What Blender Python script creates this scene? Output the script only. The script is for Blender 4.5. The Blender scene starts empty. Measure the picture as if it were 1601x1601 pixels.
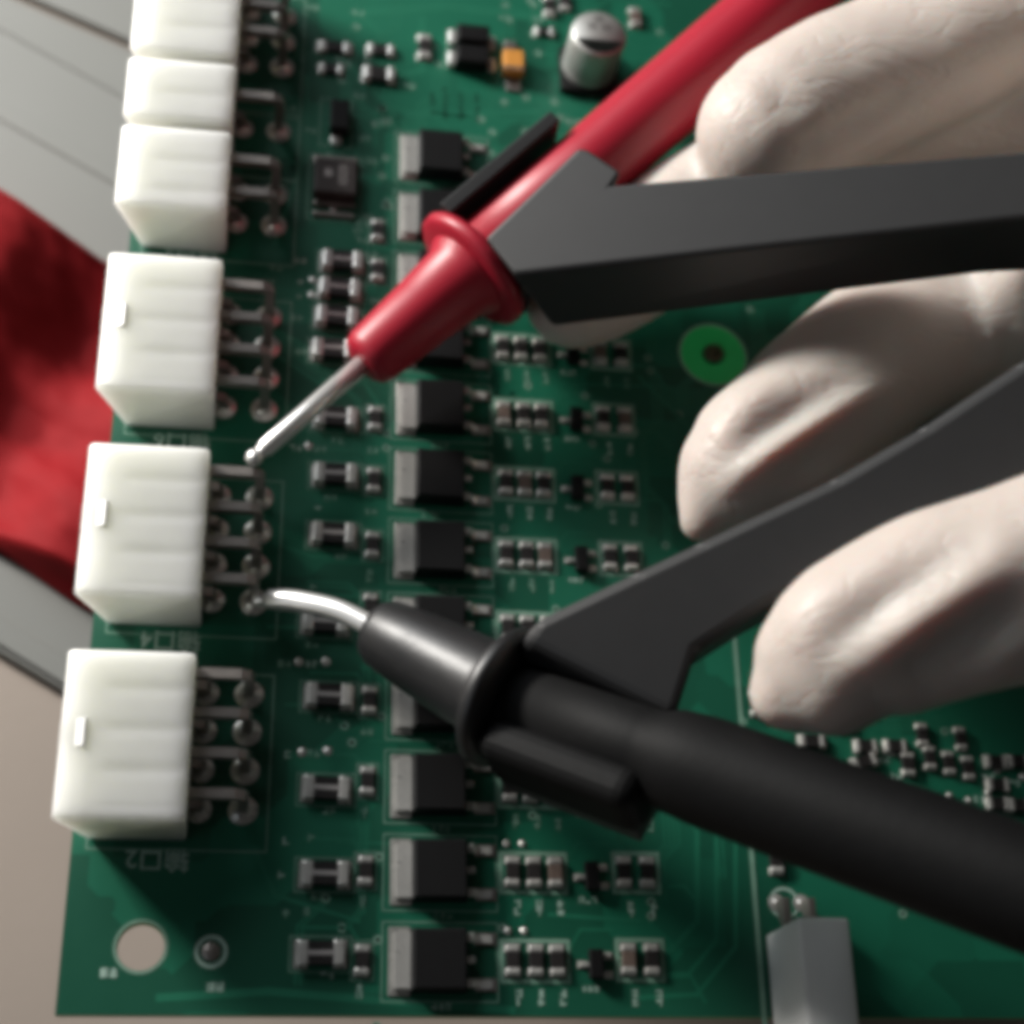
import bpy, bmesh, math, random
import numpy as np
from mathutils import Vector, Matrix, noise
random.seed(7)
# ---------------------------------------------------------------- units: 1 unit = 1 mm
SC = bpy.context.scene
SC.unit_settings.system = 'METRIC'
SC.unit_settings.scale_length = 0.001
COL = SC.collection
# ---------------------------------------------------------------- camera
CAM_ROT = (0.42786696, -0.16557664, -0.01716927)
CAM_LOC = Vector((-15.7507, -25.9159, 167.4676))
F_PX = 2509.59
cam = bpy.data.cameras.new('camera')
cam.sensor_width = 36.0
cam.lens = F_PX / 1601.0 * 36.0
cam.clip_start = 5.0
cam.clip_end = 5000.0
cam_o = bpy.data.objects.new('camera', cam)
COL.objects.link(cam_o)
cam_o.location = CAM_LOC
cam_o.rotation_euler = CAM_ROT
SC.camera = cam_o
cam.dof.use_dof = True
cam.dof.focus_distance = 168.0
cam.dof.aperture_fstop = 0.0175          # about 3.2 mm wide opening in these units
SC.cycles.filter_width = 6.0
# ---------------------------------------------------------------- world and lamps
w = bpy.data.worlds.new('World'); SC.world = w; w.use_nodes = True
bg = w.node_tree.nodes['Background']
bg.inputs[0].default_value = (1.0, 0.94, 0.89, 1)
bg.inputs[1].default_value = 0.032
ELEV = math.radians(19.5)
LDIR = Vector((-0.81 * math.cos(ELEV), 0.585 * math.cos(ELEV), math.sin(ELEV))).normalized()
ld = bpy.data.lights.new('window_light', 'AREA')
ld.shape = 'RECTANGLE'; ld.size = 76; ld.size_y = 60
ld.energy = 2.3e6
ld.color = (1.0, 0.965, 0.91)
lo = bpy.data.objects.new('window_light', ld); COL.objects.link(lo)
lo.location = Vector((0, 50, 0)) + LDIR * 360
lo.rotation_euler = (-LDIR).to_track_quat('-Z', 'Y').to_euler()
# broad soft fill lamp added at the back left, no known window there
l2 = bpy.data.lights.new('back_fill_light', 'AREA'); l2.shape = 'RECTANGLE'; l2.size = 260; l2.size_y = 200
l2.energy = 1.0e6; l2.color = (0.93, 0.97, 1.0)
D_2 = Vector((-0.50, 0.67, 0.55)).normalized()
lo2 = bpy.data.objects.new('back_fill_light', l2); COL.objects.link(lo2)
lo2.location = Vector((0, 50, 0)) + D_2 * 520
lo2.rotation_euler = (-D_2).to_track_quat('-Z', 'Y').to_euler()
# weak cool fill lamp added at the near left to lift the shadows
l3 = bpy.data.lights.new('cool_fill_light', 'AREA'); l3.shape = 'RECTANGLE'; l3.size = 300; l3.size_y = 220
l3.energy = 0.14e6; l3.color = (0.80, 0.90, 1.0)
D_3 = Vector((-0.74, -0.42, 0.52)).normalized()
lo3 = bpy.data.objects.new('cool_fill_light', l3); COL.objects.link(lo3)
lo3.location = Vector((0, 50, 0)) + D_3 * 520
lo3.rotation_euler = (-D_3).to_track_quat('-Z', 'Y').to_euler()
SC.view_settings.view_transform = 'Standard'
SC.view_settings.look = 'None'
SC.view_settings.exposure = 0.0
SC.view_settings.gamma = 1.0
SC.view_settings.use_curve_mapping = False

# ---------------------------------------------------------------- measuring helper: where a sight line meets the height z
ROT = __import__('mathutils').Euler(CAM_ROT).to_matrix()
def U(px, py, z=0.0):
    d = ROT @ Vector(((px - 800.5) / F_PX, -(py - 800.5) / F_PX, -1.0))
    return CAM_LOC + d * ((z - CAM_LOC.z) / d.z)

# ---------------------------------------------------------------- materials
def mat(name, color, rough=0.5, metal=0.0, var=0.12, vscale=0.6, bump=0.0, bscale=3.0, sss=0.0, srad=(1, .5, .3),
        rvar=0.0, spec=0.5, coat=0.0, stretch=None, emit=None):
    m = bpy.data.materials.new(name); m.use_nodes = True
    nt = m.node_tree; N = nt.nodes; L = nt.links
    b = N['Principled BSDF']
    b.inputs['Roughness'].default_value = rough
    b.inputs['Metallic'].default_value = metal
    b.inputs['Specular IOR Level'].default_value = spec
    b.inputs['Coat Weight'].default_value = coat
    tc = N.new('ShaderNodeTexCoord')
    mp = N.new('ShaderNodeMapping'); L.new(tc.outputs['Object'], mp.inputs[0])
    if stretch: mp.inputs['Scale'].default_value = stretch
    nz = N.new('ShaderNodeTexNoise'); nz.inputs['Scale'].default_value = vscale; nz.inputs['Detail'].default_value = 5
    L.new(mp.outputs[0], nz.inputs['Vector'])
    mx = N.new('ShaderNodeMix'); mx.data_type = 'RGBA'
    mx.inputs[6].default_value = tuple(c * (1 - var) for c in color) + (1,)
    mx.inputs[7].default_value = tuple(min(1, c * (1 + var)) for c in color) + (1,)
    L.new(nz.outputs[0], mx.inputs[0]); L.new(mx.outputs[2], b.inputs['Base Color'])
    if rvar:
        mr = N.new('ShaderNodeMapRange'); mr.inputs[3].default_value = rough - rvar; mr.inputs[4].default_value = rough + rvar
        L.new(nz.outputs[0], mr.inputs[0]); L.new(mr.outputs[0], b.inputs['Roughness'])
    if bump:
        n2 = N.new('ShaderNodeTexNoise'); n2.inputs['Scale'].default_value = bscale; n2.inputs['Detail'].default_value = 4
        L.new(mp.outputs[0], n2.inputs['Vector'])
        bp = N.new('ShaderNodeBump'); bp.inputs['Strength'].default_value = bump; bp.inputs['Distance'].default_value = 0.3
        L.new(n2.outputs[0], bp.inputs['Height']); L.new(bp.outputs[0], b.inputs['Normal'])
    if sss:
        b.inputs['Subsurface Weight'].default_value = sss
        b.inputs['Subsurface Radius'].default_value = srad
        b.inputs['Subsurface Scale'].default_value = 1.0
    return m

def board_material():
    m = mat('green_solder_mask', (0.007, 0.114, 0.064), rough=0.45, var=0.25, vscale=0.05, rvar=0.07, spec=0.42)
    nt = m.node_tree; N = nt.nodes; L = nt.links; b = N['Principled BSDF']
    base = b.inputs['Base Color'].links[0].from_socket
    tc = N.new('ShaderNodeTexCoord')
    # copper pours under the mask: large blocky fields a little lighter than the bare laminate
    vo = N.new('ShaderNodeTexVoronoi'); vo.distance = 'CHEBYCHEV'; vo.inputs['Scale'].default_value = 0.11; vo.inputs['Randomness'].default_value = 0.9
    L.new(tc.outputs['Object'], vo.inputs['Vector'])
    sp = N.new('ShaderNodeSeparateColor'); L.new(vo.outputs['Color'], sp.inputs[0])
    mr = N.new('ShaderNodeMapRange'); mr.inputs[1].default_value = 0.35; mr.inputs[2].default_value = 0.5
    mr.inputs[3].default_value = 0.72; mr.inputs[4].default_value = 1.1; L.new(sp.outputs[0], mr.inputs[0])
    mu = N.new('ShaderNodeMix'); mu.data_type = 'RGBA'; mu.blend_type = 'MULTIPLY'; mu.inputs[0].default_value = 1.0
    cb = N.new('ShaderNodeCombineColor')
    for i in range(3): L.new(mr.outputs[0], cb.inputs[i])
    L.new(base, mu.inputs[6]); L.new(cb.outputs[0], mu.inputs[7]); L.new(mu.outputs[2], b.inputs['Base Color'])
    n = N.new('ShaderNodeTexNoise'); n.inputs['Scale'].default_value = 0.35; n.inputs['Detail'].default_value = 6
    L.new(tc.outputs['Object'], n.inputs['Vector'])
    bp = N.new('ShaderNodeBump'); bp.inputs['Strength'].default_value = 0.12; bp.inputs['Distance'].default_value = 0.2
    L.new(n.outputs[0], bp.inputs['Height']); L.new(bp.outputs[0], b.inputs['Normal'])
    return m
def glove_material():
    m = mat('white_latex_glove', (0.565, 0.50, 0.455), rough=0.46, var=0.07, vscale=0.12, sss=0.7, srad=(3.8, 1.4, 0.9), spec=0.42)
    nt = m.node_tree; N = nt.nodes; L = nt.links; b = N['Principled BSDF']
    tc = N.new('ShaderNodeTexCoord')
    def crease(rot, scale, sc, lo, hi):
        mp = N.new('ShaderNodeMapping'); mp.inputs['Rotation'].default_value = (0, 0, rot); mp.inputs['Scale'].default_value = scale
        L.new(tc.outputs['Object'], mp.inputs[0])
        nz = N.new('ShaderNodeTexNoise'); nz.inputs['Scale'].default_value = sc; nz.inputs['Detail'].default_value = 3; nz.inputs['Distortion'].default_value = 0.6
        L.new(mp.outputs[0], nz.inputs['Vector'])
        a = N.new('ShaderNodeMath'); a.operation = 'SUBTRACT'; a.inputs[1].default_value = 0.5; L.new(nz.outputs[0], a.inputs[0])
        c = N.new('ShaderNodeMath'); c.operation = 'ABSOLUTE'; L.new(a.outputs[0], c.inputs[0])
        r = N.new('ShaderNodeMapRange'); r.interpolation_type = 'SMOOTHSTEP'; r.inputs[1].default_value = lo; r.inputs[2].default_value = hi; L.new(c.outputs[0], r.inputs[0])
        return r.outputs[0]
    c1 = crease(-0.55, (0.32, 1.0, 0.9), 0.30, 0.0, 0.05)     # long folds running with the fingers
    c2 = crease(0.95, (0.35, 1.0, 0.9), 0.55, 0.0, 0.035)     # finer stretch creases across them
    ad = N.new('ShaderNodeMath'); ad.operation = 'MULTIPLY_ADD'; ad.inputs[1].default_value = 0.4
    L.new(c2, ad.inputs[0]); L.new(c1, ad.inputs[2])
    bp = N.new('ShaderNodeBump'); bp.inputs['Strength'].default_value = 0.2; bp.inputs['Distance'].default_value = 0.45
    L.new(ad.outputs[0], bp.inputs['Height']); L.new(bp.outputs[0], b.inputs['Normal'])
    return m
M = {
 'mask': board_material(),
 'mask_trace': mat('trace_under_mask', (0.012, 0.145, 0.082), rough=0.43, var=0.15, vscale=0.2),
 'mask_glow': mat('bare_laminate_painted_glow', (0.025, 0.74, 0.19), rough=0.45, var=0.1, vscale=0.3),  # bare laminate; glow of light through the board is put into the green
 'laminate': mat('glass_laminate_edge', (0.16, 0.3, 0.13), rough=0.6, var=0.25, vscale=1.5),
 'silk': mat('silkscreen_ink', (0.34, 0.48, 0.41), rough=0.6, var=0.3, vscale=1.2),
 'silk_dim': mat('thin_silkscreen_ink', (0.17, 0.31, 0.235), rough=0.55, var=0.3, vscale=0.6),
 'solder': mat('tin_solder', (0.62, 0.61, 0.58), rough=0.3, metal=0.7, var=0.2, vscale=2.0, rvar=0.1, bump=0.1, bscale=2.0),
 'tin': mat('tinned_terminal', (0.66, 0.65, 0.62), rough=0.3, metal=0.55, var=0.15, vscale=2.0, rvar=0.08, bump=0.06, bscale=2.0),
 'lead': mat('dull_tinned_lead', (0.36, 0.33, 0.31), rough=0.42, metal=0.85, var=0.2, vscale=1.0),
 'epoxy': mat('black_epoxy', (0.008, 0.008, 0.0085), rough=0.5, spec=0.18, var=0.2, vscale=2.0, bump=0.15, bscale=9.0),
 'epoxy_brown': mat('dark_brown_epoxy', (0.035, 0.028, 0.027), rough=0.55, spec=0.35, var=0.2, vscale=2.0, bump=0.1, bscale=9.0),
 'mark_grey': mat('grey_top_mark', (0.33, 0.31, 0.30), rough=0.6, var=0.2, vscale=4.0),
 'chip': mat('chip_ceramic_black', (0.018, 0.016, 0.016), rough=0.5, spec=0.35, var=0.25, vscale=1.5),
 'chip_brown': mat('chip_ceramic_brown', (0.13, 0.095, 0.08), rough=0.5, var=0.25, vscale=1.5),
 'nylon': mat('natural_nylon', (0.66, 0.665, 0.63), rough=0.4, var=0.05, vscale=0.25, sss=1.0, srad=(8.0, 8.0, 7.0), bump=0.05, bscale=1.5, rvar=0.08),
 'nylon_white': mat('white_nylon_header', (0.86, 0.88, 0.88), rough=0.4, var=0.04, sss=0.8, srad=(5, 5, 5)),
 'nylon_highlight': mat('nylon_latch_highlight', (0.93, 0.925, 0.90), rough=0.35, var=0.03),  # latch nylon whitened, its window highlight is put into the colour
 'aluminium': mat('brushed_aluminium_can', (0.55, 0.55, 0.53), rough=0.46, metal=0.7, var=0.08, vscale=1.0),
 'tantal': mat('orange_tantalum_case', (0.62, 0.27, 0.05), rough=0.5, var=0.12, vscale=1.5),
 'red_plastic': mat('red_probe_plastic', (0.38, 0.012, 0.03), rough=0.42, var=0.06, vscale=0.3, sss=0.15, srad=(1.2, .2, .2), bump=0.06, bscale=0.8),
 'black_probe': mat('black_probe_plastic', (0.013, 0.013, 0.014), rough=0.42, spec=0.6, var=0.15, vscale=0.4, bump=0.08, bscale=1.0),
 'black_grip': mat('black_rubber_grip', (0.005, 0.005, 0.0052), rough=0.62, spec=0.14, var=0.2, vscale=0.5, bump=0.1, bscale=1.2),
 'black_clip': mat('black_holder_plastic', (0.021, 0.021, 0.022), rough=0.5, spec=0.45, var=0.12, vscale=0.4, bump=0.015, bscale=2.5),
 'steel': mat('polished_probe_tip', (0.86, 0.85, 0.83), rough=0.3, metal=0.6, var=0.04),
 'glove': glove_material(),
 'table': mat('taupe_table_top', (0.33, 0.275, 0.235), rough=0.6, var=0.10, vscale=0.03, bump=0.05, bscale=0.8),
 'panel': mat('light_grey_panel', (0.215, 0.217, 0.205), rough=0.45, var=0.05, vscale=0.05),
 'red_cloth': mat('red_cloth', (0.24, 0.008, 0.011), rough=0.75, spec=0.15, var=0.2, vscale=0.06, bump=0.1, bscale=1.0),
 'hole_dark': mat('dark_via_hole', (0.006, 0.008, 0.007), rough=0.8, spec=0.08, var=0.1),
 'brass': mat('dark_screw_head', (0.10, 0.09, 0.055), rough=0.45, metal=0.7, var=0.3, vscale=1.0),
}
# ---------------------------------------------------------------- mesh helpers
def link(name, me, parent=None, m=None, loc=None, rz=0.0):
    o = bpy.data.objects.new(name, me); COL.objects.link(o)
    if m is not None and me is not None and len(me.materials) == 0: me.materials.append(M[m])
    if parent is not None: o.parent = parent
    if loc is not None: o.location = loc
    if rz: o.rotation_euler = (0, 0, rz)
    return o
def empty(name, loc=(0, 0, 0), parent=None, rz=0.0):
    o = bpy.data.objects.new(name, None); COL.objects.link(o); o.empty_display_size = 2
    o.location = loc; o.rotation_euler = (0, 0, rz)
    if parent is not None: o.parent = parent
    return o
def tag(o, label, cat, group=None, kind=None):
    o['label'] = label; o['category'] = cat
    if group: o['group'] = group
    if kind: o['kind'] = kind
    return o
def finish(bm, name, smooth=False):
    bmesh.ops.recalc_face_normals(bm, faces=bm.faces)
    me = bpy.data.meshes.new(name); bm.to_mesh(me); bm.free()
    if smooth:
        for p in me.polygons: p.use_smooth = True
    return me
def bm_box(bm, x0, x1, y0, y1, z0, z1):
    vs = [bm.verts.new((x, y, z)) for z in (z0, z1) for x, y in ((x0, y0), (x1, y0), (x1, y1), (x0, y1))]
    for f in ((0, 3, 2, 1), (4, 5, 6, 7), (0, 1, 5, 4), (1, 2, 6, 5), (2, 3, 7, 6), (3, 0, 4, 7)):
        bm.faces.new([vs[i] for i in f])
def box_mesh(name, sx, sy, z0, z1, bev=0.1, m=None, cx=0.0, cy=0.0, seg=2):
    bm = bmesh.new(); bm_box(bm, cx - sx / 2, cx + sx / 2, cy - sy / 2, cy + sy / 2, z0, z1)
    if bev: bmesh.ops.bevel(bm, geom=list(bm.edges), offset=bev, segments=seg, affect='EDGES', profile=0.5)
    me = finish(bm, name)
    if m: me.materials.append(M[m])
    return me
def prism_mesh(name, top, bottom, m=None, bev=0.0, seg=2):
    """solid between two loops of the same length"""
    bm = bmesh.new()
    a = [bm.verts.new(p) for p in top]; b = [bm.verts.new(p) for p in bottom]; n = len(a)
    bm.faces.new(a); bm.faces.new(b[::-1])
    for i in range(n): bm.faces.new((a[i], b[i], b[(i + 1) % n], a[(i + 1) % n]))
    bmesh.ops.recalc_face_normals(bm, faces=bm.faces)
    if bev: bmesh.ops.bevel(bm, geom=list(bm.edges), offset=bev, segments=seg, affect='EDGES', profile=0.5)
    bmesh.ops.triangulate(bm, faces=[f for f in bm.faces if len(f.verts) > 4])
    me = finish(bm, name)
    if m: me.materials.append(M[m])
    return me
def bm_tube(bm, pts, rads, n=20, cap=True):
    pts = [Vector(p) for p in pts]; rings = []
    up = Vector((0.13, 0.21, 1)).normalized()
    for i, p in enumerate(pts):
        t = (pts[min(i + 1, len(pts) - 1)] - pts[max(i - 1, 0)]).normalized()
        a = t.cross(up).normalized(); b = a.cross(t)
        rings.append([bm.verts.new(p + (a * math.cos(2 * math.pi * k / n) + b * math.sin(2 * math.pi * k / n)) * rads[i]) for k in range(n)])
    for i in range(len(rings) - 1):
        for k in range(n):
            bm.faces.new((rings[i][k], rings[i][(k + 1) % n], rings[i + 1][(k + 1) % n], rings[i + 1][k]))
    if cap:
        bm.faces.new(rings[0][::-1]); bm.faces.new(rings[-1])
def tube_mesh(name, pts, rads, n=20, m=None):
    bm = bmesh.new(); bm_tube(bm, pts, rads, n)
    me = finish(bm, name, True)
    if m: me.materials.append(M[m])
    return me
def axis_mesh(name, A, D, prof, n=40, m=None):
    """turned part: prof = (distance along the axis, radius)"""
    A = Vector(A); D = Vector(D)
    bm = bmesh.new(); bm_tube(bm, [A + D * s for s, r in prof], [r for s, r in prof], n)
    me = finish(bm, name, True)
    if m: me.materials.append(M[m])
    return me
def dup(o, loc, parent, rz=None):
    c = o.copy(); COL.objects.link(c); c.parent = parent; c.location = loc
    if rz is not None: c.rotation_euler = (0, 0, rz)
    for ch in list(o.children):
        d = ch.copy(); COL.objects.link(d); d.parent = c
    return c

# ================================================================ the surface below and the things lying on it
TZ = -36.0
bm = bmesh.new(); bm_box(bm, -320, 420, -260, 480, TZ - 20, TZ)
t = link('table_top', finish(bm, 'table_top'), m='table'); tag(t, 'taupe table top below the board, bare at lower left', 'table', kind='structure')

PZ = TZ + 1.8
panel = empty('grey_panel', (0, 0, TZ))
tag(panel, 'light grey panel with raised ridges lying left of the board', 'panel')
def slab(name, pts, z1, z0, bev, m):
    q = [U(x, y, z1) - Vector((0, 0, TZ)) for x, y in pts]
    return link(name, prism_mesh(name, q, [Vector((p.x, p.y, z0 - TZ)) for p in q], m, bev), panel)
# lower edge runs from the left frame edge down to the right, under the board
slab('sheet', [(-700, -320), (450, 183), (600, 265), (600, 1390), (130, 1098), (0, 1020), (-700, 585)], PZ, TZ + 0.1, 0.6, 'panel')
slab('sheet', [(-700, -480), (-700, -333), (450, 170), (600, 252), (600, -480)], PZ, TZ + 0.1, 0.4, 'panel')
slab('ridge', [(-700, -318), (-700, -300), (0, 44), (330, 226), (330, 204), (0, 26)], PZ + 0.4, PZ - 1, 0.15, 'panel')
slab('ridge', [(-700, -185), (-700, -165), (0, 186), (330, 372), (330, 344), (0, 158)], PZ + 0.4, PZ - 1, 0.15, 'panel')
slab('ridge', [(-700, 520), (-700, 575), (0, 1008), (330, 1210), (330, 1165), (0, 962)], PZ + 0.6, PZ - 1, 0.3, 'panel')

# red cloth in loose folds
def cloth():
    nu, nv = 90, 110
    c00, c10, c01, c11 = U(-330, 148, PZ), U(215, 440, PZ), U(-330, 700, PZ), U(215, 985, PZ)
    bm = bmesh.new(); tops = []; bots = []
    for j in range(nv + 1):
        v = j / nv; rt = []; rb = []
        for i in range(nu + 1):
            u = i / nu
            wob = 0.012 * math.sin(u * 17 + 1) + 0.01 * noise.noise((u * 6, v * 2, 3))
            vv = v + wob * (1 - abs(2 * v - 1)) * 0.5 + (0.02 * math.sin(u * 9) if j in (0, nv) else 0)
            p = (c00 * (1 - u) + c10 * u) * (1 - vv) + (c01 * (1 - u) + c11 * u) * vv
            edge = min(1, 16 * v, 26 * (1 - v))
            vv2 = v + 0.10 * math.sin(u * 3.0) + 0.05 * noise.noise((u * 3, v * 3, 1.0))
            wl = (p.x * 0.81 - p.y * 0.585 + 103 + 2.5 * noise.noise((u * 3, v * 3, 1.0))) / 40.0
            vq = min(1, max(0, wl))
            if vq < 0.52: base = 1.0 + 9.0 * (0.5 + 0.5 * math.cos(math.pi * vq / 0.52))
            else: base = 1.0 + 5.0 * (0.5 - 0.5 * math.cos(math.pi * min(1, (vq - 0.52) / 0.42)))
            h = base + 1.3 * noise.noise((u * 4.2, v * 5.1, 7.0)) + 0.8 * math.sin(v * 17 - u * 7 + 2 * noise.noise((u * 2, v * 2, 4.0)))
            h += 0.25 * noise.noise((u * 16, v * 20, 2.0))
            h = max(0.5, h) * edge + 0.4
            rt.append(bm.verts.new((p.x, p.y, PZ + h + 0.4 - TZ))); rb.append(bm.verts.new((p.x, p.y, PZ + 0.1 - TZ)))
        tops.append(rt); bots.append(rb)
    for j in range(nv):
        for i in range(nu):
            bm.faces.new((tops[j][i], tops[j][i + 1], tops[j + 1][i + 1], tops[j + 1][i]))
            bm.faces.new((bots[j][i], bots[j + 1][i], bots[j + 1][i + 1], bots[j][i + 1]))
    for i in range(nu):
        bm.faces.new((tops[0][i], bots[0][i], bots[0][i + 1], tops[0][i + 1])); bm.faces.new((tops[nv][i], tops[nv][i + 1], bots[nv][i + 1], bots[nv][i]))
    for j in range(nv):
        bm.faces.new((tops[j][0], tops[j + 1][0], bots[j + 1][0], bots[j][0])); bm.faces.new((tops[j][nu], bots[j][nu], bots[j + 1][nu], tops[j + 1][nu]))
    me = finish(bm, 'red_cloth', True)
    o = link('red_cloth', me, None, 'red_cloth', (0, 0, TZ)); tag(o, 'red cloth lying in loose folds on the grey panel', 'cloth')
cloth()

# ================================================================ the circuit board
PITCH = 9.086
BX0, BX1, BY0, BY1 = -32.5, 115.0, -5.35, 165.0
board = empty('circuit_board', (0, 0, -1.6))
tag(board, 'green circuit board with white connectors along its left edge', 'circuit board')
ZB = 1.6                                     # top of the laminate in the board's own frame
def P(v, z=0.0): return Vector((v.x, v.y, z + ZB))
HOLE = U(220, 1480); HR = 2.35
def substrate():
    bm = bmesh.new()
    o = [bm.verts.new((x, y, 0)) for x, y in ((BX0, BY0), (BX1, BY0), (BX1, BY1), (BX0, BY1))]
    h = [bm.verts.new((HOLE.x + HR * math.cos(a), HOLE.y + HR * math.sin(a), 0)) for a in [i * math.pi / 20 for i in range(40)]]
    es = [bm.edges.new((l[i], l[(i + 1) % len(l)])) for l in (o, h) for i in range(len(l))]
    bmesh.ops.triangle_fill(bm, edges=es, use_beauty=True)
    ext = bmesh.ops.extrude_face_region(bm, geom=list(bm.faces))
    bmesh.ops.translate(bm, verts=[g for g in ext['geom'] if isinstance(g, bmesh.types.BMVert)], vec=(0, 0, 1.6))
    bmesh.ops.recalc_face_normals(bm, faces=bm.faces)
    me = finish(bm, 'substrate'); me.materials.append(M['mask']); me.materials.append(M['laminate'])
    for p in me.polygons:
        if abs(p.normal.z) < 0.5: p.material_index = 1
    return link('substrate', me, board)
substrate()
for x, y in ((20, 30), (20, 120), (85, 30), (85, 120)):
    link('standoff', tube_mesh('standoff', [(0, 0, 0), (0, 0, -(abs(TZ) - 1.6))], [3, 3], 6, 'brass'), board, loc=(x, y, 0))

# ---- flat print and traces, gathered while components are placed
silk = bmesh.new(); silk_dim = bmesh.new(); trace = bmesh.new()
def flat(bm, x0, y0, x1, y1, z): 
    bm.faces.new([bm.verts.new((x, y, z + ZB)) for x, y in ((x0, y0), (x1, y0), (x1, y1), (x0, y1))])
LCNT = [0]
def line(bm, pts, wd, z):
    for a, b in zip(pts[:-1], pts[1:]):
        LCNT[0] += 1; zz = z + 0.0003 * (LCNT[0] % 37)
        a = Vector((a[0], a[1])); b = Vector((b[0], b[1])); d = (b - a).normalized(); n = Vector((-d.y, d.x)) * wd / 2; e = d * wd / 2
        bm.faces.new([bm.verts.new((q.x, q.y, zz + ZB)) for q in (a - e + n, a - e - n, b + e - n, b + e + n)])
def rect(x0, y0, x1, y1, wd=0.16, bm=None): line(bm or silk_dim, [(x0, y0), (x1, y0), (x1, y1), (x0, y1), (x0, y0)], wd, 0.03)
def ring(bm, c, r, wd, z=0.03, n=40):
    for i in range(n):
        a, b = 2 * math.pi * i / n, 2 * math.pi * (i + 1) / n
        bm.faces.new([bm.verts.new((c.x + rr * math.cos(t), c.y + rr * math.sin(t), z + ZB)) for rr, t in ((r - wd / 2, a), (r + wd / 2, a), (r + wd / 2, b), (r - wd / 2, b))])
def marks(x, y, n=3, h=1.0, vert=False, dim=False):
    """tiny printed designator, too small to read"""
    bm = silk_dim if dim else silk
    for k in range(n):
        o = (k - (n - 1) / 2) * h * 0.95
        cx, cy = (x, y + o) if vert else (x + o, y)
        for s in range(3):
            kk = random.random(); wd = h * 0.17
            ax, ay = random.uniform(-.32, .32) * h, random.uniform(-.42, .42) * h
            if kk < .5: line(bm, [(cx - .3 * h, cy + ay), (cx + .3 * h, cy + ay)], wd, 0.03 + .004 * s)
            else: line(bm, [(cx + ax, cy - .4 * h), (cx + ax, cy + .4 * h)], wd, 0.03 + .004 * s)

# ---- solder pads and joints
joint_me = None
def solder_joint(x, y, r=1.35, h=0.9):
    global joint_me
    if joint_me is None:
        bm = bmesh.new(); prof = [(1.0, 0.0), (1.0, 0.05), (0.93, 0.09), (0.72, 0.2), (0.5, 0.5), (0.36, 0.85), (0.2, 1.0)]
        rings = [[bm.verts.new((p * math.cos(2 * math.pi * k / 24), p * math.sin(2 * math.pi * k / 24), z)) for k in range(24)] for p, z in prof]
        for a, b in zip(rings[:-1], rings[1:]):
            for k in range(24): bm.faces.new((a[k], a[(k + 1) % 24], b[(k + 1) % 24], b[k]))
        bm.faces.new(rings[-1]); bm.faces.new(rings[0][::-1])
        joint_me = finish(bm, 'solder_joint', True); joint_me.materials.append(M['solder'])
    o = link('solder_joint', joint_me, board, loc=(x, y, ZB + 0.012)); o.scale = (r, r, h); o.rotation_euler = (0, 0, random.random() * 6)
    return o

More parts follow.
